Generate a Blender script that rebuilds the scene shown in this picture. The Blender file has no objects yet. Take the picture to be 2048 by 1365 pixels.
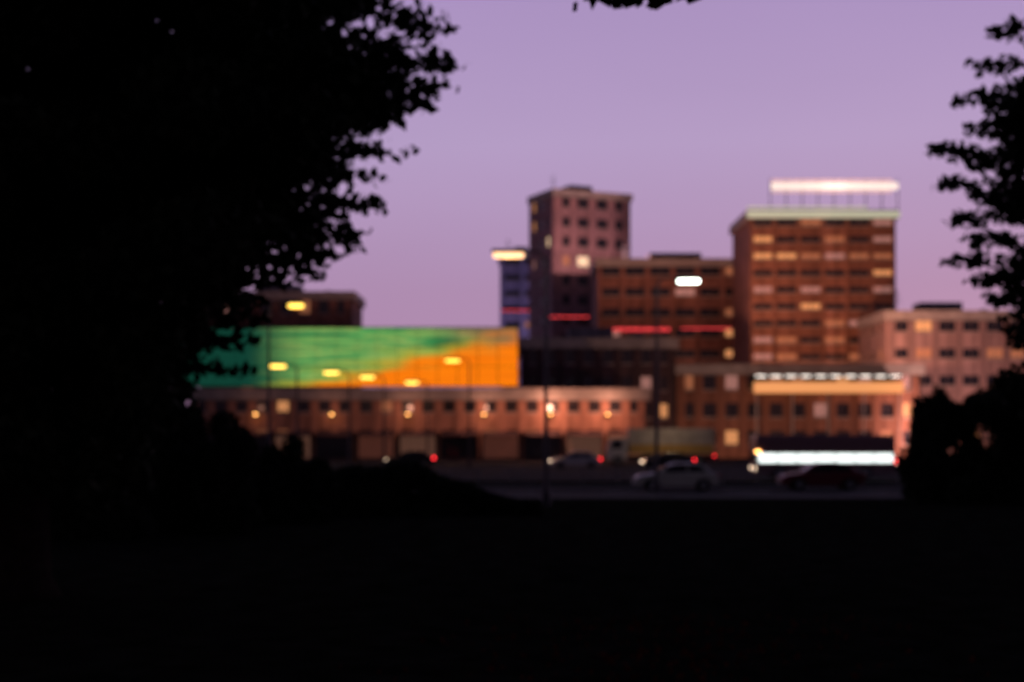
import bpy, bmesh, math, random
import numpy as np
from mathutils import Vector, Matrix
R = math.radians
random.seed(7); rng = np.random.default_rng(7)
S = bpy.context.scene
COL = S.collection
FPX = 2844.0; HZ = 870.0; CH = 2.8          # focal length in photo pixels, horizon row, eye height

# ---------------------------------------------------------------- camera
cam = bpy.data.cameras.new('camera'); co = bpy.data.objects.new('camera', cam); COL.objects.link(co)
co.location = (0, 0, CH); co.rotation_euler = (R(90), 0, 0)
cam.sensor_width = 36; cam.lens = 50; cam.shift_y = (HZ - 682.5) / 2048
cam.clip_end = 6000; cam.clip_start = .1
cam.dof.use_dof = True; cam.dof.focus_distance = 6.0; cam.dof.aperture_fstop = 1.45
S.camera = co
# ---------------------------------------------------------------- sky
W = bpy.data.worlds.new('World'); S.world = W; W.use_nodes = True
nt = W.node_tree; nt.nodes.clear(); N = nt.nodes; L = nt.links
out = N.new('ShaderNodeOutputWorld'); bg = N.new('ShaderNodeBackground'); bg2 = N.new('ShaderNodeBackground'); add = N.new('ShaderNodeAddShader')
sky = N.new('ShaderNodeTexSky'); sky.sky_type = 'NISHITA'; sky.sun_disc = False
sky.sun_elevation = R(1.0); sky.sun_rotation = R(20)
L.new(sky.outputs[0], bg.inputs[0]); bg.inputs[1].default_value = .006
tc = N.new('ShaderNodeTexCoord'); sep = N.new('ShaderNodeSeparateXYZ'); L.new(tc.outputs['Generated'], sep.inputs[0])
ramp = N.new('ShaderNodeValToRGB'); L.new(sep.outputs[2], ramp.inputs[0])       # by elevation
e = ramp.color_ramp.elements
e[0].position = 0; e[0].color = (.47, .27, .47, 1)
e[1].position = 1; e[1].color = (.035, .035, .10, 1)
for p, c in ((.10, (.47, .29, .50)), (.20, (.51, .37, .63)), (.29, (.46, .325, .61)), (.36, (.36, .27, .56)), (.5, (.17, .15, .34)), (.7, (.07, .065, .17))):
    k = e.new(p); k.color = (*c, 1)
# the western half of the sky keeps the afterglow, the east is already night
az = N.new('ShaderNodeMapRange'); az.interpolation_type = 'SMOOTHSTEP'; L.new(sep.outputs[1], az.inputs[0])
az.inputs[1].default_value = -.5; az.inputs[2].default_value = .88; az.inputs[3].default_value = .17; az.inputs[4].default_value = 1
mul = N.new('ShaderNodeVectorMath'); mul.operation = 'SCALE'; L.new(ramp.outputs[0], mul.inputs[0]); L.new(az.outputs[0], mul.inputs['Scale'])
nz = N.new('ShaderNodeTexNoise'); nz.inputs['Scale'].default_value = 2.2; nz.inputs['Detail'].default_value = 4
mp = N.new('ShaderNodeMapping'); mp.inputs['Scale'].default_value = (1, 1, 4); L.new(tc.outputs['Generated'], mp.inputs[0]); L.new(mp.outputs[0], nz.inputs[0])
mr = N.new('ShaderNodeMapRange'); mr.inputs[3].default_value = .93; mr.inputs[4].default_value = 1.07; L.new(nz.outputs[0], mr.inputs[0])
mul2 = N.new('ShaderNodeVectorMath'); mul2.operation = 'SCALE'; L.new(mul.outputs[0], mul2.inputs[0]); L.new(mr.outputs[0], mul2.inputs['Scale'])
L.new(mul2.outputs[0], bg2.inputs[0]); bg2.inputs[1].default_value = .86
L.new(bg.outputs[0], add.inputs[0]); L.new(bg2.outputs[0], add.inputs[1]); L.new(add.outputs[0], out.inputs[0])
sl = bpy.data.lights.new('sun', 'SUN'); sl.energy = .06; sl.angle = R(20); sl.color = (1, .62, .7)
so = bpy.data.objects.new('sun', sl); COL.objects.link(so); so.rotation_euler = (R(88), 0, R(180 - 20))
S.view_settings.view_transform = 'Standard'; S.view_settings.look = 'None'; S.view_settings.exposure = 0; S.view_settings.gamma = 1
S.view_settings.use_curve_mapping = False
S.render.use_motion_blur = False

# ---------------------------------------------------------------- materials
MATS = {}
def mat(name, col, rough=.8, metal=0, var=.25, scale=3.0, bump=0, emit=0, ecol=None, spec=.3, streak=0):
    if name in MATS: return MATS[name]
    m = bpy.data.materials.new(name); m.use_nodes = True; t = m.node_tree; b = t.nodes['Principled BSDF']
    b.inputs['Roughness'].default_value = rough; b.inputs['Metallic'].default_value = metal
    b.inputs['Specular IOR Level'].default_value = spec
    c = t.nodes.new('ShaderNodeTexCoord'); n = t.nodes.new('ShaderNodeTexNoise'); n.inputs['Scale'].default_value = scale; n.inputs['Detail'].default_value = 5
    t.links.new(c.outputs['Object'], n.inputs[0])
    r = t.nodes.new('ShaderNodeValToRGB'); t.links.new(n.outputs[0], r.inputs[0])
    r.color_ramp.elements[0].position = .3; r.color_ramp.elements[1].position = .72
    r.color_ramp.elements[0].color = (*[x * (1 - var) for x in col], 1); r.color_ramp.elements[1].color = (*[min(1, x * (1 + var)) for x in col], 1)
    if streak:
        g = t.nodes.new('ShaderNodeMapping'); g.inputs['Scale'].default_value = (1.2, 1.2, .09); t.links.new(c.outputs['Object'], g.inputs[0])
        n2 = t.nodes.new('ShaderNodeTexNoise'); n2.inputs['Scale'].default_value = 1.0; n2.inputs['Detail'].default_value = 4; t.links.new(g.outputs[0], n2.inputs[0])
        q = t.nodes.new('ShaderNodeMapRange'); q.inputs[1].default_value = .35; q.inputs[2].default_value = .62; q.inputs[3].default_value = 1 - streak; q.inputs[4].default_value = 1.08; t.links.new(n2.outputs[0], q.inputs[0])
        sc_ = t.nodes.new('ShaderNodeVectorMath'); sc_.operation = 'SCALE'; t.links.new(r.outputs[0], sc_.inputs[0]); t.links.new(q.outputs[0], sc_.inputs['Scale']); t.links.new(sc_.outputs[0], b.inputs['Base Color'])
    else: t.links.new(r.outputs[0], b.inputs['Base Color'])
    if bump:
        u = t.nodes.new('ShaderNodeBump'); u.inputs['Strength'].default_value = bump; t.links.new(n.outputs[0], u.inputs['Height']); t.links.new(u.outputs[0], b.inputs['Normal'])
    if emit:
        b.inputs['Emission Color'].default_value = (*(ecol or col), 1); b.inputs['Emission Strength'].default_value = emit
    MATS[name] = m; return m
brick = mat('brown brick', (.30, .135, .10), var=.3, scale=.8, streak=.4, bump=.2)
brick_red = mat('red brown render', (.33, .15, .10), var=.25, scale=.5, streak=.4, bump=.1)
conc = mat('grey concrete', (.26, .23, .25), var=.2, scale=.6, streak=.4, bump=.15)
pinkw = mat('pink plaster', (.42, .27, .25), var=.15, scale=.5, streak=.4)
mauve = mat('mauve plaster', (.40, .235, .245), var=.2, scale=.5, streak=.4)
slate = mat('slate blue cladding', (.30, .25, .42), var=.15, scale=.5, streak=.4)
salmon = mat('salmon plaster', (.48, .24, .17), var=.2, scale=.6, streak=.4)
darkw = mat('dark purple brick', (.11, .065, .07), var=.3, scale=.7, streak=.4)
ochre = mat('ochre paint', (.45, .28, .09), var=.15)
stone = mat('pale stone', (.42, .37, .34), var=.2, scale=1)
metal = mat('dark painted metal', (.03, .03, .035), rough=.5, spec=.4)
steel = mat('galvanised steel', (.2, .2, .21), rough=.5, metal=.6)
rubber = mat('rubber', (.02, .02, .02), rough=.9)
asphalt = mat('asphalt', (.035, .034, .036), rough=1, spec=.03, var=.35, scale=6, bump=.3)
paving = mat('paving', (.08, .075, .07), rough=1, spec=.03, var=.3, scale=2, bump=.2)
kerbm = mat('kerb stone', (.16, .155, .15), var=.25)
linep = mat('road paint', (.55, .55, .52), var=.3, scale=8)
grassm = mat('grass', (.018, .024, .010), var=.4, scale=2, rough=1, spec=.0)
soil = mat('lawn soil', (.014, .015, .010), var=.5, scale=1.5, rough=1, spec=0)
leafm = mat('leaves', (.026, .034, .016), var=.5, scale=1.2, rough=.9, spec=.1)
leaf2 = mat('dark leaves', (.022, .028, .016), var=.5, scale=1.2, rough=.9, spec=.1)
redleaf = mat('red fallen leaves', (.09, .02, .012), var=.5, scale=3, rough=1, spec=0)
bark = mat('bark', (.03, .022, .018), var=.4, rough=1, spec=0, scale=6, bump=.5)
glass_d = mat('dark glass', (.02, .02, .03), rough=.12, spec=.6)
lits = [mat('lit window amber', (.5, .3, .15), emit=.55, ecol=(1, .42, .16)), mat('lit window dim', (.4, .2, .12), emit=.22, ecol=(1, .35, .16)),
        mat('lit window pale', (.5, .45, .35), emit=.9, ecol=(1, .70, .42)), mat('blind lit window rose', (.4, .25, .25), emit=.28, ecol=(.9, .42, .35))]
frame_m = mat('window frame', (.18, .13, .12), rough=.5)
def emit(name, col, s): return mat(name, [min(1, c) * .6 for c in col], emit=s, ecol=col, var=.02)
e_yel = emit('yellow lamp', (1, .62, .10), 3.2); e_peach = emit('peach lamp', (1, .56, .29), 2.2); e_white = emit('white lamp', (.92, 1, .88), 9)
e_or = emit('orange lamp', (1, .45, .12), 10); e_red = emit('red light', (1, .02, .03), 6); e_redn = emit('red neon', (1, .06, .07), 2.2)
e_sign = emit('cream sign', (1, .85, .75), .98); e_crown = emit('pale green strip', (.62, .66, .48), .62); e_canopy = emit('amber canopy light', (1, .42, .15), .75)
e_bus = emit('bus interior light', (.90, 1, .97), 1.6); e_head = emit('headlight', (1, .72, .5), 5); e_dash = emit('white strip lamp', (1, .9, .8), 2.5)

# ---------------------------------------------------------------- builders
def px(x, y, D): return ((x - 1024) * D / FPX, D, CH + (HZ - y) * D / FPX)
class MB:
    def __init__(s): s.v = []; s.f = []
    def box(s, x0, x1, y0, y1, z0, z1):
        b = len(s.v); s.v += [(x0, y0, z0), (x1, y0, z0), (x1, y1, z0), (x0, y1, z0), (x0, y0, z1), (x1, y0, z1), (x1, y1, z1), (x0, y1, z1)]
        s.f += [tuple(b + i for i in q) for q in ((0, 3, 2, 1), (4, 5, 6, 7), (0, 1, 5, 4), (1, 2, 6, 5), (2, 3, 7, 6), (3, 0, 4, 7))]; return s
    def tube(s, pts, rads, n=8):
        b = len(s.v); pts = [Vector(p) for p in pts]
        for i, p in enumerate(pts):
            d = (pts[min(i + 1, len(pts) - 1)] - pts[max(i - 1, 0)]).normalized()
            a = d.orthogonal().normalized() if abs(d.z) > .9 or True else None
            a = d.cross(Vector((0, 1, 0.01))).normalized() if abs(d.y) < .95 else d.cross(Vector((1, 0, 0))).normalized()
            c = d.cross(a)
            for k in range(n):
                t = 2 * math.pi * k / n; s.v.append(tuple(p + (a * math.cos(t) + c * math.sin(t)) * rads[i]))
        for i in range(len(pts) - 1):
            for k in range(n): s.f.append((b + i * n + k, b + i * n + (k + 1) % n, b + (i + 1) * n + (k + 1) % n, b + (i + 1) * n + k))
        s.f.append(tuple(b + k for k in range(n))[::-1]); s.f.append(tuple(b + (len(pts) - 1) * n + k for k in range(n))); return s
    def prism(s, prof, y0, y1, inset=0):          # profile in x,z pushed along y
        b = len(s.v); n = len(prof)
        s.v += [(x, y0, z) for x, z in prof] + [(x, y1, z) for x, z in prof]
        s.f += [tuple(b + i for i in range(n)), tuple(b + n + i for i in range(n))[::-1]]
        s.f += [(b + i, b + n + i, b + n + (i + 1) % n, b + (i + 1) % n) for i in range(n)]; return s
    def mesh(s, name, m):
        me = bpy.data.meshes.new(name); me.from_pydata(s.v, [], s.f); me.materials.append(m)
        bm = bmesh.new(); bm.from_mesh(me); bmesh.ops.recalc_face_normals(bm, faces=bm.faces); bm.to_mesh(me); bm.free(); return me
    def build(s, name, m, parent=None, loc=(0, 0, 0), bevel=0, smooth=False):
        o = put(name, s.mesh(name, m), parent, loc)
        if bevel:
            md = o.modifiers.new('bevel', 'BEVEL'); md.width = bevel; md.segments = 3; md.limit_method = 'ANGLE'
        if smooth:
            for p in o.data.polygons: p.use_smooth = True
        return o
def put(name, me, parent=None, loc=(0, 0, 0), rz=0):
    o = bpy.data.objects.new(name, me); COL.objects.link(o); o.location = loc; o.rotation_euler[2] = rz
    if parent: o.parent = parent
    return o
def tag(o, label=None, cat=None, group=None, kind=None):
    if label: o['label'] = label
    if cat: o['category'] = cat
    if group: o['group'] = group
    if kind: o['kind'] = kind
    return o
def thing(name, label, cat, loc=(0, 0, 0), rz=0, group=None):
    o = put(name, None, None, loc, rz); return tag(o, label, cat, group)
def lamp(parent, loc, power, col, r=.3, spot=None, rot=None):
    l = bpy.data.lights.new('lamp_light', 'SPOT' if spot else 'POINT'); l.energy = power; l.color = col; l.shadow_soft_size = r
    if spot: l.spot_size = R(spot); l.spot_blend = .7
    o = bpy.data.objects.new('lamp_light', l); COL.objects.link(o); o.parent = parent; o.location = loc
    if rot: o.rotation_euler = rot
    return o

# ---------------------------------------------------------------- setting
def sheet(name, x0, x1, y0, y1, z, m, nx=1, ny=1, amp=0):
    v = []; f = []
    for j in range(ny + 1):
        for i in range(nx + 1):
            x = x0 + (x1 - x0) * i / nx; y = y0 + (y1 - y0) * j / ny
            v.append((x, y, z + amp * (math.sin(x * .31 + y * .17) + math.sin(y * .43 - x * .11))))
    for j in range(ny):
        for i in range(nx): a = j * (nx + 1) + i; f.append((a, a + 1, a + nx + 2, a + nx + 1))
    me = bpy.data.meshes.new(name); me.from_pydata(v, [], f); me.materials.append(m); o = put(name, me); return tag(o, kind='structure')
sheet('ground', -3000, 3000, -400, 5000, -.14, soil)
sheet('lawn', -120, 120, -20, 62.6, -.06, soil, 120, 40, .03)
sheet('road', -400, 400, 66, 79.7, -.13, asphalt)
sheet('road', -400, 400, 88, 139.7, -.13, asphalt)
for y0, y1, nm in ((62.8, 65.7, 'pavement'), (80.3, 87.4, 'median'), (140.3, 149, 'pavement')):
    MB().box(-400, 400, y0, y1, -.5, 0).build(nm, paving if nm == 'pavement' else soil); tag(bpy.context.scene.objects[-1] if False else COL.objects[-1], kind='structure')
for y0 in (65.7, 79.7, 87.4, 139.7):
    k = MB().box(-400, 400, y0, y0 + .3 if y0 > 66 or True else 0, -.5, .012).build('kerb', kerbm); tag(k, kind='structure')
for yy in (72.8, 101, 113.5, 126.5):
    b = MB()
    for i in range(-30, 31): b.box(i * 6 - 1.2, i * 6 + 1.2, yy - .08, yy + .08, -.126, -.122)
    tag(b.build('lane_markings', linep), kind='structure')

# ---------------------------------------------------------------- buildings
def window_meshes(w, h):
    f = MB(); t = .09
    f.box(-w / 2, w / 2, -.12, 0, 0, t).box(-w / 2, w / 2, -.12, 0, h - t, h).box(-w / 2, -w / 2 + t, -.12, 0, t, h - t).box(w / 2 - t, w / 2, -.12, 0, t, h - t).box(-.035, .035, -.10, 0, t, h - t)
    fm = f.mesh('window', frame_m)
    pm = [MB().box(-w / 2 + t, w / 2 - t, -.05, -.02, t, h - t).mesh('pane', m) for m in [glass_d] + lits]
    return fm, pm
def facade(root, x0, x1, z0, z1, yf, cols, floors, wallm, rz=0, origin=(0, 0), lit=.3, relief=.3, weights=None, wfrac=.6, hfrac=.55):
    """piers and floor bands stand proud of the wall, windows sit between them; rz turns the face about origin"""
    M = Matrix.Translation((origin[0], origin[1], 0)) @ Matrix.Rotation(rz, 4, 'Z')
    cw = (x1 - x0) / cols; fh = (z1 - z0) / floors; w = cw * wfrac; h = fh * hfrac
    fm, pm = window_meshes(w, h)
    pw = (cw - w)
    pier = MB().box(-pw / 2, pw / 2, -relief, -.003, z0, z1).mesh('pier', wallm)
    for i in range(cols + 1):
        x = x0 + i * cw; x = min(max(x, x0 + pw / 2), x1 - pw / 2)
        o = put('pier', pier, root); o.matrix_local = M @ Matrix.Translation((x, yf, 0))
    bh = fh - h
    band = MB().box(x0 + pw, x1 - pw, -relief * .7, -.003, 0, bh).mesh('floor_band', wallm)
    sill = MB().box(x0 + pw, x1 - pw, -relief * .85, -.003, 0, .12).mesh('sill', stone)
    for j in range(floors):
        o = put('floor_band', band, root); o.matrix_local = M @ Matrix.Translation((0, yf, z0 + j * fh))
        o = put('sill', sill, root); o.matrix_local = M @ Matrix.Translation((0, yf, z0 + j * fh + bh + .004))
        row = random.random() * .5 + .6
        for i in range(cols):
            o = put('window', fm, root); o.matrix_local = M @ Matrix.Translation((x0 + (i + .5) * cw, yf, z0 + j * fh + bh + .13))
            k = 0
            if random.random() < lit * row: k = random.choices([1, 2, 3, 4], weights or [3, 5, 1, 4])[0]
            put('pane', pm[k], o)
def tower(name, label, xa, xb, ytop, D, depth, floors, cols, wallm, rz=0, lit=.3, side=None, scol=4, base_z=0, weights=None, roofstuff=True, hfrac=.55, wfrac=.6):
    xc = ((xa + xb) / 2 - 1024) * D / FPX; w = (xb - xa) * D / FPX; H = CH + (HZ - ytop) * D / FPX
    if rz: w = (w - depth * abs(math.sin(rz))) / math.cos(rz)
    root = thing(name, label, 'building', (xc, D + depth / 2, 0), rz)
    MB().box(-w / 2, w / 2, -depth / 2, depth / 2, 0, H).build('wall', wallm, root)
    facade(root, -w / 2, w / 2, base_z, H - .6, -depth / 2, cols, floors, wallm, lit=lit, weights=weights, hfrac=hfrac, wfrac=wfrac)
    if side == 'L': facade(root, -depth / 2, depth / 2, base_z, H - .6, 0, scol, floors, wallm, rz=-math.pi / 2, origin=(-w / 2, 0), lit=lit * .6, weights=weights, hfrac=hfrac)
    if side == 'R': facade(root, -depth / 2, depth / 2, base_z, H - .6, 0, scol, floors, wallm, rz=math.pi / 2, origin=(w / 2, 0), lit=lit, weights=weights, hfrac=hfrac)
    p = MB(); t = .35; q = .45
    p.box(-w / 2 - q, w / 2 + q, -depth / 2 - q, -depth / 2 + t, H - .45, H + .8).box(-w / 2 - q, w / 2 + q, depth / 2 - t, depth / 2 + q, H - .45, H + .8)
    p.box(-w / 2 - q, -w / 2 + t, -depth / 2 + t, depth / 2 - t, H - .45, H + .8).box(w / 2 - t, w / 2 + q, -depth / 2 + t, depth / 2 - t, H - .45, H + .8)
    p.build('parapet', stone, root)
    if roofstuff:
        b = MB().box(-w * .18, w * .12, -1.5, 2.5, H + .004, H + 2.4).build('lift_housing', conc, root)
        MB().tube([(w * .3, 0, H), (w * .3, 0, H + 1.6)], [.5, .5], 10).build('roof_vent', steel, root)
        b = MB().tube([(-w * .32, 1, H), (-w * .32, 1, H + 4.5)], [.07, .04], 6)
        for q_ in range(4): b.box(-w * .32 - .7 + q_ * .1, -w * .32 + .7 - q_ * .1, .97, 1.03, H + 2.6 + q_ * .45, H + 2.66 + q_ * .45)
        b.build('aerial', metal, root)
        for q_ in range(2): MB().box(w * (.12 + .1 * q_) + .4, w * (.12 + .1 * q_) + 1.6, -3, -1.8, H + .004, H + 1.15).build('air_unit', steel, root, bevel=.05)
    MB().tube([(w / 2 - .12, -depth / 2 - .42, .2), (w / 2 - .12, -depth / 2 - .42, H - .5)], [.07, .07], 6).build('drain_pipe', metal, root)
    return root, w, H
t2 = tower('tower_block', 'tall narrow tower block with flat roof, second highest building, left of the lit roof sign', 1062, 1262, 392, 255, 10, 13, 4, mauve, rz=R(24), lit=.22, side='L', scol=3)
tower('office_block', 'narrow grey purple block in the gap left of the tall narrow tower', 1000, 1090, 512, 285, 12, 12, 2, slate, lit=.12, wfrac=.8, hfrac=.4)
t3 = tower('brick_block', 'broad flat brown block between the two towers behind the dark low building', 1195, 1545, 528, 222, 14, 9, 7, brick, lit=.3, weights=[2, 6, 0, 4], wfrac=.82, hfrac=.42)
t4 = tower('sign_tower', 'broad red brown tower carrying the white roof sign and pale green crown strip', 1500, 1790, 432, 202, 16, 14, 6, brick_red, lit=.5, weights=[4, 6, .4, 5], roofstuff=False, wfrac=.86, hfrac=.40)
tower('pink_building', 'low pink plaster building right of the sign tower above the dark trees', 1775, 2060, 634, 185, 14, 5, 6, pinkw, lit=.3, weights=[2, 5, 0, 5], wfrac=.72, hfrac=.42, side='L', scol=3)
tower('brown_house', 'dull brown block seen over the top of the green screen', 400, 705, 594, 215, 14, 6, 8, brick, lit=.15)
tower('dark_building', 'dark unlit building between the orange screen and the amber canopy', 1042, 1350, 690, 168, 14, 4, 8, darkw, lit=.06, weights=[1, 6, 0, 3])
pod = tower('podium_building', 'low brown building with an amber lit canopy at the foot of the sign tower', 1352, 1840, 742, 170, 12, 3, 11, brick_red, lit=.3, weights=[2, 6, 0, 4], roofstuff=False)
lowb = tower('salmon_building', 'long low salmon building carrying the green and orange screens on its roof', 380, 1292, 792, 150.5, 14, 2, 22, salmon, base_z=.3, lit=.12, weights=[2, 6, 0, 4], roofstuff=False, hfrac=.42)

# crown strip on the sign tower
r4, w4, H4 = t4
MB().box(-w4 / 2 - .5, w4 / 2 + .5, -8.75, -8.47, H4 - .35, H4 + .55).build('crown_strip', e_crown, r4)
MB().box(-w4 / 2 - .5, w4 * .30, -8.8, -8.5, H4 + .95, H4 + 1.2).build('crown_strip', e_crown, r4)
# roof sign: five lit boxes in a steel frame
sx, sy, sz = px(1669, 372, 205)
rs = thing('roof_sign', 'bright cream lit sign standing on the roof of the sign tower', 'sign', (sx, 205, H4))
wz = sz - H4
for i in range(8): MB().box(-9.2 + i * 2.3 + .06, -9.2 + (i + 1) * 2.3 - .06, -.25, .25, wz - .55, wz + .42).build('sign_box', e_sign, rs, bevel=.08)
e_pink = emit('pink tube', (1, .62, .55), .62)
for zz in (-.95, -.78, .62, .84): MB().tube([(-9.1, 0, wz + zz), (9.1 - abs(zz), 0, wz + zz)], [.075, .075], 8).build('tube_light', e_pink, rs)
b = MB()
for i in range(9): b.box(-9.2 + i * 2.3 - .06, -9.2 + i * 2.3 + .06, .3, .42, 0, wz + 1.1)
b.box(-9.2, 9.2, .43, .53, wz - .1, wz + .1).box(-9.2, 9.2, .43, .53, .3, .5); b.build('sign_frame', metal, rs)
lamp(rs, (0, -2.5, wz - .5), 250, (1, .8, .65), 1)
# canopy on the podium
rp, wp, Hp = pod
cz = CH + (HZ - 775) * 170 / FPX; cx0 = (1500 - 1596) * 170 / FPX; cx1 = (1795 - 1596) * 170 / FPX
cn = MB().box(cx0, cx1, -8.6, -6.35, cz - .1, cz + .12).build('canopy', ochre, rp)
MB().box(cx0, cx1, -8.66, -8.605, cz - .75, cz + .55).build('canopy_light', e_canopy, cn)
for i in range(10):
    x = cx0 + (i + .5) * (cx1 - cx0) / 10; MB().box(x - .6, x + .6, -8.5, -8.4, cz + 1.15, cz + 1.3).build('strip_lamp', e_dash, cn)
MB().box(cx0, cx1, -8.39, -8.3, cz + 1.1, cz + 1.35).build('lamp_rail', metal, cn)
for x in np.linspace(cx0 + .4, cx1 - .4, 5): MB().tube([(x, -8.4, 0), (x, -8.4, cz - .1)], [.12, .12]).build('column', stone, cn); 
# low block: wall lamps added to light the salmon wall
rl, wl, Hl = lowb
for i, (x, pw_) in enumerate(((-17, 25), (-9, 50), (-1, 110), (7, 190), (14, 560), (20, 420))):
    wlmp = MB().box(x - .2, x + .2, -8.3, -7.92, 5.0, 5.25).build('added_wall_lamp', metal, rl)
    MB().box(x - .15, x + .15, -8.25, -7.97, 4.9, 4.995).build('lamp_glass', e_or, wlmp)
    lamp(rl, (x, -9.5, 5.7), pw_, (1, .42, .27), .3)

sd = mat('dim shop glow', (.2, .1, .06), emit=.07, ecol=(1, .45, .3)); sc2 = mat('red shop glow', (.1, .05, .04), emit=.05, ecol=(1, .3, .2))
sf = [glass_d, glass_d, sd, glass_d, sc2, sd, glass_d, sc2, glass_d, sd, lits[1]]
for i in range(11):
    x = -wl / 2 + (i + .5) * wl / 11; h_ = wl / 22
    f_ = MB().box(x - h_ + .15, x + h_ - .15, -7.6, -7.31, .02, .35).box(x - h_ + .15, x + h_ - .15, -7.6, -7.31, 2.7, 3.15).box(x - h_ + .15, x - h_ + .35, -7.6, -7.31, .35, 2.7).box(x + h_ - .35, x + h_ - .15, -7.6, -7.31, .35, 2.7).build('shop_front', darkw, rl)
    MB().box(x - h_ + .35, x + h_ - .35, -7.5, -7.45, .35, 2.7).build('pane', sf[i], f_)
    MB().prism([(-8.6, 2.75), (-7.61, 3.1), (-7.61, 3.0), (-8.6, 2.65)], -h_ + .2, h_ - .2).build('awning', darkw, f_).matrix_local = Matrix.Translation((x, 0, 0)) @ Matrix.Rotation(math.pi / 2, 4, 'Z') @ Matrix.Scale(1, 4)
# ---------------------------------------------------------------- screens on the roof of the low block
def screen_mat():
    m = bpy.data.materials.new('green screen picture'); m.use_nodes = True; t = m.node_tree; b = t.nodes['Principled BSDF']; nn = t.nodes; ll = t.links
    b.inputs['Base Color'].default_value = (.01, .01, .01, 1); b.inputs['Roughness'].default_value = .6
    c = nn.new('ShaderNodeTexCoord'); s = nn.new('ShaderNodeSeparateXYZ'); ll.new(c.outputs['Object'], s.inputs[0])
    mp = nn.new('ShaderNodeMapping'); mp.inputs['Scale'].default_value = (.075, 1, 1.5); mp.inputs['Rotation'].default_value = (0, R(-4), 0); ll.new(c.outputs['Object'], mp.inputs[0])
    n = nn.new('ShaderNodeTexNoise'); n.inputs['Scale'].default_value = 1.1; n.inputs['Detail'].default_value = 5; ll.new(mp.outputs[0], n.inputs[0])
    r = nn.new('ShaderNodeValToRGB'); ll.new(n.outputs[0], r.inputs[0]); e = r.color_ramp.elements
    e[0].position = .30; e[0].color = (.004, .06, .03, 1); e[1].position = .70; e[1].color = (.62, .52, .16, 1)
    for p, cc in ((.40, (.02, .17, .05)), (.46, (.07, .35, .09)), (.51, (.30, .40, .10)), (.555, (.04, .27, .07)), (.60, (.22, .38, .09)), (.65, (.06, .26, .06))): k = e.new(p); k.color = (*cc, 1)
    # left end falls to deep teal
    lf = nn.new('ShaderNodeMapRange'); lf.interpolation_type = 'SMOOTHSTEP'; ll.new(s.outputs[0], lf.inputs[0]); lf.inputs[1].default_value = -12.5; lf.inputs[2].default_value = -5
    m1 = nn.new('ShaderNodeMix'); m1.data_type = 'RGBA'; ll.new(lf.outputs[0], m1.inputs[0]); m1.inputs[6].default_value = (.003, .045, .028, 1); ll.new(r.outputs[0], m1.inputs[7])
    # orange wedge rising to the right
    a = nn.new('ShaderNodeMath'); a.operation = 'MULTIPLY_ADD'; ll.new(s.outputs[0], a.inputs[0]); a.inputs[1].default_value = .25; a.inputs[2].default_value = 1.0
    d = nn.new('ShaderNodeMath'); d.operation = 'SUBTRACT'; ll.new(s.outputs[2], d.inputs[1])
    ng = nn.new('ShaderNodeTexNoise'); ng.inputs['Scale'].default_value = .9; ng.inputs['Detail'].default_value = 3; mg = nn.new('ShaderNodeMapping'); mg.inputs['Scale'].default_value = (.16, 1, 1.1); mg.inputs['Rotation'].default_value = (0, R(-7), 0)
    ll.new(c.outputs['Object'], mg.inputs[0]); ll.new(mg.outputs[0], ng.inputs[0]); ag = nn.new('ShaderNodeMath'); ag.operation = 'MULTIPLY_ADD'; ll.new(ng.outputs[0], ag.inputs[0]); ag.inputs[1].default_value = 5.5
    as_ = nn.new('ShaderNodeMath'); as_.operation = 'SUBTRACT'; ll.new(a.outputs[0], as_.inputs[0]); as_.inputs[1].default_value = 2.9; ll.new(as_.outputs[0], ag.inputs[2]); ll.new(ag.outputs[0], d.inputs[0])
    w = nn.new('ShaderNodeMapRange'); w.interpolation_type = 'SMOOTHSTEP'; ll.new(d.outputs[0], w.inputs[0]); w.inputs[1].default_value = -.9; w.inputs[2].default_value = 1.2
    r2 = nn.new('ShaderNodeValToRGB'); ll.new(n.outputs[0], r2.inputs[0]); r2.color_ramp.elements[0].position = .35; r2.color_ramp.elements[0].color = (.85, .165, .002, 1)
    r2.color_ramp.elements[1].position = .7; r2.color_ramp.elements[1].color = (1, .22, .002, 1)
    wy = nn.new('ShaderNodeMapRange'); wy.interpolation_type = 'SMOOTHSTEP'; ll.new(d.outputs[0], wy.inputs[0]); wy.inputs[1].default_value = -2.2; wy.inputs[2].default_value = .1; wy.inputs[4].default_value = .75
    my = nn.new('ShaderNodeMix'); my.data_type = 'RGBA'; ll.new(wy.outputs[0], my.inputs[0]); ll.new(m1.outputs[2], my.inputs[6]); my.inputs[7].default_value = (.42, .36, .02, 1)
    # upper right corner of the picture is dim
    tr_ = nn.new('ShaderNodeMath'); tr_.operation = 'MULTIPLY_ADD'; ll.new(s.outputs[0], tr_.inputs[0]); tr_.inputs[1].default_value = .35; ll.new(s.outputs[2], tr_.inputs[2])
    tq = nn.new('ShaderNodeMapRange'); tq.interpolation_type = 'SMOOTHSTEP'; ll.new(tr_.outputs[0], tq.inputs[0]); tq.inputs[1].default_value = 7.2; tq.inputs[2].default_value = 10.5; tq.inputs[4].default_value = .85
    mt = nn.new('ShaderNodeMix'); mt.data_type = 'RGBA'; ll.new(tq.outputs[0], mt.inputs[0]); ll.new(my.outputs[2], mt.inputs[6]); mt.inputs[7].default_value = (.16, .09, .06, 1)
    m2 = nn.new('ShaderNodeMix'); m2.data_type = 'RGBA'; ll.new(w.outputs[0], m2.inputs[0]); ll.new(mt.outputs[2], m2.inputs[6]); ll.new(r2.outputs[0], m2.inputs[7])
    ll.new(m2.outputs[2], b.inputs['Emission Color']); b.inputs['Emission Strength'].default_value = 1.05; return m
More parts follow.
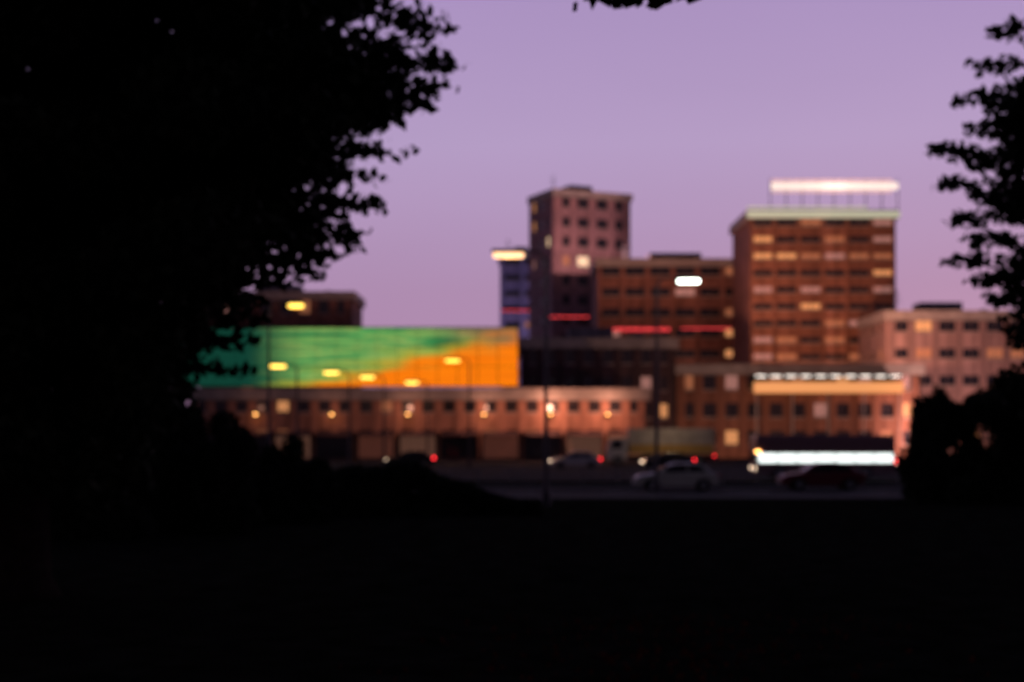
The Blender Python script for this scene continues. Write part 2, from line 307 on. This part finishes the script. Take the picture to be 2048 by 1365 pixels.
scm = screen_mat()
def screen(name, label, xa, xb, yt, yb, D, cols, rows):
    x0, _, z1 = px(xa, yt, D); x1, _, z0 = px(xb, yb, D)
    ox = px(720, 0, D)[0]; oz = px(0, 765, D)[2]                       # both screens show one running picture
    root = thing(name, label, 'screen', (ox, D, oz))
    x0 -= ox; x1 -= ox; z0 -= oz; z1 -= oz
    cw = (x1 - x0) / cols; rh = (z1 - z0) / rows
    for i in range(cols):
        for j in range(rows):
            dy = random.uniform(-.01, .01)
            MB().box(x0 + i * cw + .035, x0 + (i + 1) * cw - .035, dy, .15, z0 + j * rh + .035, z0 + (j + 1) * rh - .035).build('screen_panel', scm, root)
    MB().box(x0 - .1, x1 + .1, .16, .3, z0 - .1, z1 + .1).build('back_board', metal, root)
    b = MB()
    for x in np.arange(x0 + .6, x1, 2.4): b.box(x - .08, x + .08, .31, .47, Hl - oz, z1)
    b.build('support_frame', steel, root)
screen('video_screen', 'long lit screen turning from green through yellow to orange, on the salmon roof', 350, 1036, 656, 773, 154, 17, 3)

# ---------------------------------------------------------------- street lamps
def street_lamp(label, x, y, D, glow, hw=.62, hh=.11, group='street lamps', power=0, col=(1, .6, .3), side=1):
    X, Y, Z = px(x, y, D)
    root = thing('street_lamp', label, 'street lamp', (X, Y, 0), 0, group)
    MB().tube([(side * 1.5, 0, -.1), (side * 1.5, 0, 1.0), (side * 1.5, 0, Z - .2)], [.13, .10, .06]).build('pole', metal, root)
    MB().tube([(side * 1.5, 0, Z - .25), (side * 1.3, 0, Z + .12), (side * .4, 0, Z + hh + .12)], [.06, .05, .045]).build('arm', metal, root)
    MB().tube([(side * 1.5, 0, 0), (side * 1.5, 0, .5)], [.2, .17], 10).build('pole_base', metal, root)
    h = MB().box(-hw - .06, hw + .06, -.2, .2, hh, hh + .14).build('lamp_head', metal, root, loc=(0, 0, Z), bevel=.04)
    MB().box(-hw, hw, -.17, .17, -hh, hh - .003).build('lamp_glass', glow, h, bevel=.05)
    if power: lamp(root, (0, -.1, Z - hh - .25), power, col, .2)
street_lamp('leftmost yellow lamp of the descending row in front of the green screen', 555, 733, 108, e_yel, power=60)
street_lamp('second yellow lamp from the left in the row before the green screen', 663, 746, 119, e_yel, power=60)
street_lamp('third yellow lamp from the left, where green turns orange on the screen', 735, 755, 128.5, e_yel, power=60)
street_lamp('fourth and lowest yellow lamp of the row, below the orange part of the screen', 824, 766, 137, e_yel, power=60)
street_lamp('amber lamp standing out against the brightest orange of the screens', 905, 722, 126, emit('amber lamp', (1, .5, .06), 4), power=30)
street_lamp('tall orange lamp above the green part of the screen beside the big dark tree', 592, 612, 79, e_yel, hw=.42, hh=.10, power=40, side=-1)
street_lamp('tall peach lamp at the foot of the sky, left of the narrow tower', 1017, 511, 57, e_peach, hw=.62, hh=.10, power=30, side=1)
street_lamp('tall white lamp in front of the broad flat brown block', 1377, 563, 67, e_white, hw=.5, hh=.08, power=30, col=(.9, 1, .9), side=-1)
# flood lamps added on roofs and ground to brighten the building fronts
def fill(label, X, Y, Z, power, tilt, col=(1, .42, .25)):
    root = thing('fill_light', label, 'fill_light', (X, Y, Z), 0, 'added lights brightening the building fronts')
    MB().box(-.25, .25, -.15, .15, 0, .12).build('bracket', metal, root); MB().box(-.35, .35, -.2, .2, .125, .5).build('lamp_body', metal, root, bevel=.03)
    lamp(root, (0, .6, .28), power, col, .12, spot=150, rot=(R(90 + tilt), 0, 0))
fill('floodlight added on the roof of the dark unlit building', *px(1195, 0, 179)[:2], CH + (HZ - 690) * 168 / FPX + .05, 15000, 22, (1, .46, .34))
fill('floodlight added on the left part of the canopy building roof', *px(1480, 0, 172)[:2], Hp + .05, 11000, 30)
fill('floodlight added on the right part of the canopy building roof', *px(1700, 0, 172)[:2], Hp + .05, 9000, 30)
fill('floodlight added on the pavement before the canopy building', *px(1650, 0, 150)[:2], .02, 2600, 12, (1, .5, .36))
fill('floodlight added on the pavement before the left end of the canopy building', *px(1430, 0, 152)[:2], .02, 1500, 15, (1, .5, .3))
fill('floodlight added on the ground at the foot of the pink building', *px(1930, 0, 164)[:2], .02, 15000, 22, (1, .5, .42))
fill('floodlight added on the roof of the broad flat brown block', *px(1250, 0, 228)[:2], CH + (HZ - 528) * 222 / FPX + .02, 17000, 20, (1, .52, .5))
fill('cool floodlight added at the foot of the grey purple block', *px(1035, 0, 262)[:2], .02, 16000, 35, (.75, .62, 1))

# ---------------------------------------------------------------- red neon lines on the far fronts
def neon(label, xa, xb, y, D, n=2):
    x0, _, z = px(xa, y, D); x1 = px(xb, y, D)[0]
    root = thing('neon_light', label, 'neon light', ((x0 + x1) / 2, D, z), 0, 'red neon lights on the buildings'); h = (x1 - x0) / 2
    MB().box(-h, h, .06, .16, -.28, .28 if n > 1 else 0).build('back_plate', metal, root)
    for k in range(n): MB().tube([(-h, 0, k * .3 - .18), (h, 0, k * .3 - .18)], [.045, .045], 6).build('neon_tube', e_redn, root)
neon('red neon line across the grey purple block left of the narrow tower', 1003, 1088, 620, 284, 1)
neon('short red neon line at the foot of the narrow tower', 1100, 1178, 632, 220, 1)
neon('bright double red neon line on the broad brown block', 1215, 1340, 659, 220.5)
neon('single red neon line right of the double one', 1362, 1462, 655, 220.5, 1)

# ---------------------------------------------------------------- vehicles
def wheel_mesh(r, w):
    return MB().tube([(0, -w / 2, 0), (0, w / 2, 0)], [r, r], 20).mesh('tyre', rubber), MB().tube([(0, -w / 2 - .01, 0), (0, -w / 2 + .06, 0)], [r * .6, r * .6], 14).mesh('rim', steel)
def car(label, X, Y, face, paint, lights=True, group='cars on the roads', van=False):
    """face = +1 drives to the right, -1 to the left"""
    root = thing('van' if van else 'car', label, 'van' if van else 'car', (X, Y, -.126)); f = face
    root['group'] = group
    def P(pts): return [(x * f, z) for x, z in pts]
    lo = [(-2.15, .32), (-2.2, .75), (-2.05, .93), (-1.6, .98), (.85, .95), (1.9, .82), (2.18, .62), (2.18, .32), (1.75, .26), (1.66, .5), (1.4, .64), (1.1, .62), (.88, .45), (.8, .24), (-.95, .24), (-1.03, .47), (-1.25, .63), (-1.5, .63), (-1.75, .48), (-1.8, .28)]
    body = MB().prism(P(lo), -.88, .88).build('body', paint, root, bevel=.05, smooth=False)
    cab = [(-1.85, .95), (-1.45, 1.36), (-.9, 1.46), (.05, 1.45), (.45, 1.34), (1.0, .95)]
    MB().prism(P(cab), -.74, .74).build('cabin', paint, root, bevel=.06)
    g1 = [(-1.5, .99), (-1.25, 1.3), (-.62, 1.38), (-.62, .99)]; g2 = [(-.52, .99), (-.52, 1.38), (0, 1.37), (.38, 1.28), (.78, .99)]
    for g in (g1, g2): MB().prism(P(g), -.752, -.742).build('side_window', glass_d, root); MB().prism(P(g), .742, .752).build('side_window', glass_d, root)
    MB().prism(P([(1.0, 1.0), (.5, 1.345), (.47, 1.31), (.95, .98)]), -.66, .66).build('windscreen', glass_d, root)
    tm, rm = wheel_mesh(.32, .22)
    for x in (-1.38, 1.27):
        for y in (-.79, .79):
            t = put('wheel', tm, root, (x * f, y, .32)); r_ = put('rim', rm, t)
            if y > 0: r_.rotation_euler[2] = math.pi
    for y in (-.62, .62):
        MB().box(*sorted((f * 2.12, f * 2.2)), y - .2, y + .2, .58, .72).build('headlight', e_head if lights else steel, root, bevel=.02)
        MB().box(*sorted((-f * 2.12, -f * 2.24)), y - .26, y + .26, .72, .9).build('tail_light', e_red if lights else mat('red lens', (.25, .01, .01), rough=.2), root, bevel=.02)
    MB().box(-.15 * 1 - .1, -.15 + .1, -.9, -.885, .84, .87).build('door_handle', steel, root)
    MB().box(*sorted((f * .62, f * .8)), -1.0, -.86, .95, 1.08).build('mirror', paint, root, bevel=.03)
    MB().box(*sorted((f * 2.18, f * 2.21)), -.26, .26, .36, .47).build('number_plate', linep, root)
    return root
silver = mat('silver car paint', (.42, .41, .38), rough=.35, metal=.3, var=.05); dark = mat('black car paint', (.02, .02, .03), rough=.25, var=.05)
maroon = mat('maroon car paint', (.12, .02, .03), rough=.3, var=.05); blue = mat('blue car paint', (.02, .03, .14), rough=.3, var=.05); white = mat('grey white car paint', (.5, .48, .5), rough=.35, var=.05)
car('pale silver car parked with its lights off on the near road', px(1350, 0, 74.5)[0], 74.5, -1, silver, False, 'cars parked on the near road')
car('dark maroon car parked right of the pale silver one', px(1640, 0, 75.5)[0], 75.5, -1, maroon, False, 'cars parked on the near road')
car('dark car with red rear light just left of the lit bus', px(1335, 0, 120)[0], 120, -1, dark)
car('light grey car with warm headlights under the salmon building, right half', px(1150, 0, 124)[0], 124, -1, white)
car('dark car with an orange front light far left before the hedge', px(820, 0, 130)[0], 130, -1, dark)
car('blue car leaving at the right edge with red rear light', px(2075, 0, 96)[0], 96, 1, blue)
car('dark red car with red rear light close behind the lit bus', px(1853, 0, 112)[0], 112, -1, maroon)
# box truck
tr = thing('box_truck', 'box truck with tan and ochre side standing behind the dark car', 'truck', (px(1330, 0, 137)[0], 137, -.126))
MB().box(-3.6, 4.6, -1.15, 1.15, 1.05, 3.55).build('cargo_box', stone, tr, bevel=.04); MB().box(-3.5, 4.5, -1.19, -1.155, 1.15, 2.0).build('side_stripe', ochre, tr)
MB().prism([(-5.6, .5), (-5.65, 1.5), (-5.3, 2.6), (-3.75, 2.65), (-3.75, .5)], -1.05, 1.05).build('cab', white, tr, bevel=.06)
MB().prism([(-5.3, 1.6), (-5.1, 2.4), (-4.2, 2.4), (-4.2, 1.6)], -1.07, -1.055).build('side_window', glass_d, tr)
MB().box(-5.4, 4.4, -.5, .5, .55, .95).build('chassis', metal, tr)
tm, rm = wheel_mesh(.48, .3)
for x in (-4.6, 2.0, 3.1):
    for y in (-.95, .95): t = put('wheel', tm, tr, (x, y, .48)); put('rim', rm, t)
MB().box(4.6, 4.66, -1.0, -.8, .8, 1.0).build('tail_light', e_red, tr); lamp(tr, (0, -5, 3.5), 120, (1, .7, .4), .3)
gr = thing('guard_rail', 'long low metal guard rail along the median between the two roads', 'guard rail', (0, 81, 0))
for z in (.45, .8): MB().box(-8, 60, -.03, .03, z, z + .07).build('rail', steel, gr)
pm_ = MB().box(-.04, .04, -.04, .04, -.02, .9).mesh('post', steel)
for i in range(35): put('post', pm_, gr, (-8 + i * 2 + .02, .074, 0))
# bus
BD = 95; bx0 = px(1512, 0, BD)[0]; bx1 = px(1792, 0, BD)[0]; bw = (bx1 - bx0) / 2
bus = thing('bus', 'low bus with brightly lit white windows crossing before the sign tower', 'bus', ((bx0 + bx1) / 2, BD + 1.2, -.126))
bp = mat('mauve bus paint', (.22, .12, .13), rough=.35, var=.06)
MB().box(-bw, bw, -1.2, 1.2, .35, 1.06).build('lower_body', bp, bus, bevel=.06); MB().box(-bw, bw, -1.2, 1.2, 1.68, 2.75).build('upper_body', bp, bus, bevel=.12)
MB().box(-bw + .1, bw - .1, -1.0, 1.0, 2.755, 2.9).build('roof_unit', bp, bus, bevel=.05)
nwin = 7; ww = (2 * bw - .3) / nwin
MB().box(-bw + .12, bw - .12, .2, 1.1, 1.07, 1.67).build('interior', linep, bus)
for i in range(nwin):
    x = -bw + .15 + i * ww
    wn = MB().box(x + .035, x + ww - .035, -1.17, -1.14, 1.062, 1.678).build('window', e_bus, bus)
    MB().box(x + ww - .034, x + ww + .034, -1.195, -1.1, 1.062, 1.678).build('window_post', bp, bus)
MB().box(-bw, -bw + .03, -1.05, 1.05, 1.07, 1.67).build('windscreen', glass_d, bus); MB().box(bw - .03, bw, -1.05, 1.05, 1.07, 1.67).build('rear_window', glass_d, bus)
tm, rm = wheel_mesh(.45, .28)
for x in (-bw + 1.6, bw - 2.0):
    for y in (-1.08, 1.08): t = put('wheel', tm, bus, (x, y, .45)); put('rim', rm, t)
MB().box(-bw - .05, -bw + .3, -1.26, -1.205, 1.72, 1.86).build('marker_light', e_or, bus)
for y in (-.95, .85): MB().box(bw, bw + .06, y - .12, y + .12, 1.0, 1.3).build('tail_light', e_red, bus); MB().box(-bw - .05, -bw, y - .15, y + .15, .55, .75).build('headlight', e_head, bus)

# ---------------------------------------------------------------- vegetation
def leaves(name, pts_fn, n, size, m, parent=None, asp=1.7):
    """n separate leaves, each a folded quad, at points given by pts_fn(n)"""
    C = pts_fn(n); n = len(C)
    a = rng.normal(size=(n, 3)); a /= np.linalg.norm(a, axis=1)[:, None]
    b = np.cross(a, rng.normal(size=(n, 3))); b /= np.linalg.norm(b, axis=1)[:, None]
    s = size * rng.uniform(.6, 1.35, (n, 1)); L_ = a * s * asp / 2; Wd = b * s / 2
    V = np.stack([C - L_, C + Wd, C + L_, C - Wd], 1).reshape(-1, 3).astype(np.float32)
    me = bpy.data.meshes.new(name); me.vertices.add(4 * n); me.vertices.foreach_set('co', V.ravel())
    me.loops.add(4 * n); me.loops.foreach_set('vertex_index', np.arange(4 * n, dtype=np.int32))
    me.polygons.add(n); me.polygons.foreach_set('loop_start', np.arange(0, 4 * n, 4, dtype=np.int32)); me.polygons.foreach_set('loop_total', np.full(n, 4, dtype=np.int32))
    me.update(calc_edges=True); me.materials.append(m); return put(name, me, parent)
def clumps(cs, rs):
    cs = np.array(cs); rs = np.array(rs)
    def fn(n):
        w = np.prod(rs, axis=1) ** .8; k = rng.choice(len(cs), n, p=w / w.sum())
        d = rng.normal(size=(n, 3)); d /= np.linalg.norm(d, axis=1)[:, None]; q = rng.uniform(0, 1, (n, 1)) ** .45
        return cs[k] + d * q * rs[k]
    return fn
def ell_points(c, r, n, hollow=.35):
    o = []
    while len(o) < n:
        p = rng.uniform(-1, 1, 3); l = np.linalg.norm(p)
        if hollow < l < 1: o.append(np.array(c) + p * np.array(r))
    return o
def tree(label, base, cc, rr, ncl, nleaf, size, extra=(), extra_r=(), m=None, clr=(1.0, 1.0, .5), tr=.35, hollow=.3, keep=None):
    root = thing('tree', label, 'tree', base)
    cs = ell_points(cc, rr, ncl, hollow)
    if keep: cs = [c for c in cs if keep(c)]
    rs = [np.array(clr) * rng.uniform(.6, 1.3) for _ in cs]
    cs += [np.array(p) for p in extra]; rs += [np.array(q) for q in extra_r]
    bs = np.array(base)
    o = leaves('crown', clumps([c - bs for c in cs], rs), nleaf, size, m or leafm, root)
    b = MB(); top = np.array(cc) - bs; fork = top * np.array([.5, .5, .55])
    b.tube([(0, 0, -.2), (0, 0, .3), tuple(fork * .5), tuple(fork)], [tr * 1.5, tr, tr * .85, tr * .7], 12)
    b.build('trunk', bark, root, smooth=True)
    b = MB()
    for c in cs[::max(1, len(cs) // 60)] + cs[len(cs) - len(extra):]:
        e_ = c - bs; mid = fork * .45 + e_ * .55 + np.array([0, 0, .3]); b.tube([tuple(fork), tuple(mid), tuple(e_)], [tr * .35, tr * .16, .02], 6)
    b.build('branches', bark, root)
    return root
def P(x, y, D): return px(x, y, D)
# big left tree: its right outline follows the photograph's dark mass
edge = [(-100, 760), (60, 800), (150, 815), (250, 730), (350, 640), (450, 560), (550, 520), (650, 415), (780, 400), (900, 380)]
def edge_x(y):
    for (a, b), (c, d) in zip(edge, edge[1:]):
        if a <= y <= c: return b + (d - b) * (y - a) / (c - a)
    return edge[0][1] if y < 0 else edge[-1][1]
def keep_left(c):
    y = HZ - (c[2] - CH) * FPX / c[1]; x = 1024 + c[0] * FPX / c[1]
    return x + .55 * FPX / c[1] < edge_x(y) + random.uniform(-60, 35)
ex = [P(x, y, 23 + (i % 3)) for i, (x, y) in enumerate([(835, 55), (800, 30), (865, 125), (820, 110), (760, 130), (840, 175), (720, 245), (760, 225), (650, 340), (690, 360), (600, 395), (640, 440), (560, 470), (610, 520), (580, 545), (520, 560), (660, 300), (740, 90), (560, 420), (640, 500), (700, 20), (740, 165), (800, 200), (780, 200), (740, 300), (700, 410), (680, 470), (700, 130), (650, 200), (600, 300), (560, 350), (520, 430), (480, 520), (450, 600), (440, 680), (430, 740), (470, 640)])]
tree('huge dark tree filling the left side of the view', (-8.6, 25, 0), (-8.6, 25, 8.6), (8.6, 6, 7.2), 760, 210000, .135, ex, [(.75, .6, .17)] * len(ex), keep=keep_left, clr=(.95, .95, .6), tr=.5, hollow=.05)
# overhanging crown above the viewer
tree('tree whose lowest twigs hang into the top edge of the sky', (4.5, -3, 0), (3, 5, 12.4), (10, 10, 4.2), 160, 60000, .15, [P(1170, 0, 14.5), P(1250, -8, 14.8), P(1330, -14, 14.5)], [(.5, .4, .05)] * 3, clr=(1.3, 1.3, .6))
# right tree
exr = [P(x, y, 26) for x, y in [(1990, 130), (2030, 60), (1980, 260), (1960, 320), (1920, 370), (1990, 390), (1935, 440), (1985, 480), (1940, 520), (1990, 560), (2010, 600), (1900, 300), (1960, 200), (2000, 330), (2030, 430), (2040, 250)]]
def keep_right(c):
    y = HZ - (c[2] - CH) * FPX / c[1]; x = 1024 + c[0] * FPX / c[1]
    return x - .5 * FPX / c[1] > 1985 + (120 if y < 150 else 0) + random.uniform(-40, 60)
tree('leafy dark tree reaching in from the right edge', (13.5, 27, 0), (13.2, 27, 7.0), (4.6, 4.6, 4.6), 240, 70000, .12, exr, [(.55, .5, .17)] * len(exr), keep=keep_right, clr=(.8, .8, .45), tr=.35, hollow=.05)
# shrubs: (label, px centre, half width px, top y, D)
def shrub(label, x, hw, yt, D, n, group='dark shrubs on the lawn', m=leaf2, size=.12):
    X, Y, Z = px(x, yt, D); w = hw * D / FPX
    root = thing('shrub', label, 'shrub', (X, Y, -.05), 0, group)
    cs = ell_points((0, 0, Z * .45), (w, w * .6, Z * .5), 50, .3); cs += [(rng.uniform(-w, w) * .8, rng.uniform(-.5, .5), .3) for _ in range(20)]
    leaves('foliage', clumps(cs, [np.array((w * .22, w * .22, Z * .12)) * rng.uniform(.7, 1.3) for _ in cs]), n, size, m, root)
    b = MB()
    for k in range(7): a = rng.uniform(-1, 1, 2); b.tube([(a[0] * .2, a[1] * .2, 0), (a[0] * w * .5, a[1] * w * .3, Z * .7)], [.05, .015], 6)
    b.build('stem', bark, root)
shrub('tall dark shrub under the big tree at the far left', 110, 200, 640, 40, 26000)
shrub('dark shrub below the green part of the screen beside the big tree', 400, 130, 780, 42, 20000)
shrub('lower dark shrub left of the orange car light', 560, 105, 868, 46, 14000)
shrub('dark bushy tree below the pink building at the right', 2010, 120, 738, 60, 24000, 'dark shrubs beyond the near road', size=.16)
shrub('low dark bush left of the dark bushy tree under the pink building', 1885, 80, 775, 61, 16000, 'dark shrubs beyond the near road', size=.16)
shrub('rightmost dark bush running out of the picture', 2160, 110, 716, 58, 20000, 'dark shrubs beyond the near road', size=.16)
# clipped hedge
hd = thing('hedge', 'long low dark hedge across the left half behind the lawn', 'hedge', (0, 50, 0))
def hp(n):
    x = rng.uniform(-34, 1.0, n); z = rng.uniform(0, 1, n) ** .8 * (1.72 + .12 * np.sin(x * 1.3) + .1 * np.sin(x * 3.1)) * np.clip((1.6 - x) / 5, .25, 1); y = rng.uniform(-.6, .6, n); return np.stack([x, y, z], 1)
leaves('foliage', hp, 45000, .12, leaf2, hd); MB().box(-34, -3.5, -.35, .35, -.1, 1.35).build('hedge_core', leaf2, hd)
# grass and fallen leaves
def gp(n):
    y = 9 + 50 * rng.uniform(0, 1, n) ** 1.5; x = rng.uniform(-1, 1, n) * (y * .42 + 2); return x, y
n = 60000; x, y = gp(n); z0 = np.full(n, -.09); h = rng.uniform(.04, .13, n); a = rng.uniform(0, 6.28, n); wv = .006
V = np.stack([np.stack([x - np.cos(a) * wv, y - np.sin(a) * wv, z0], 1), np.stack([x + np.cos(a) * wv, y + np.sin(a) * wv, z0], 1), np.stack([x + rng.normal(0, .03, n), y + rng.normal(0, .03, n), z0 + h], 1)], 1).reshape(-1, 3).astype(np.float32)
me = bpy.data.meshes.new('grass'); me.vertices.add(3 * n); me.vertices.foreach_set('co', V.ravel()); me.loops.add(3 * n); me.loops.foreach_set('vertex_index', np.arange(3 * n, dtype=np.int32))
me.polygons.add(n); me.polygons.foreach_set('loop_start', np.arange(0, 3 * n, 3, dtype=np.int32)); me.polygons.foreach_set('loop_total', np.full(n, 3, dtype=np.int32)); me.update(calc_edges=True); me.materials.append(grassm)
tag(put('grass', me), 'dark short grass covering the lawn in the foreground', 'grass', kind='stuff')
def fl(n):
    y = rng.uniform(14, 22, n); x = 1.5 + rng.normal(0, 1.6, n) + (y - 16) * .2; return np.stack([x, y, np.full(n, .005)], 1)
tag(leaves('fallen_leaves', fl, 500, .06, redleaf), 'dark red fallen leaves scattered on the lawn at the bottom', 'fallen leaves', kind='stuff')
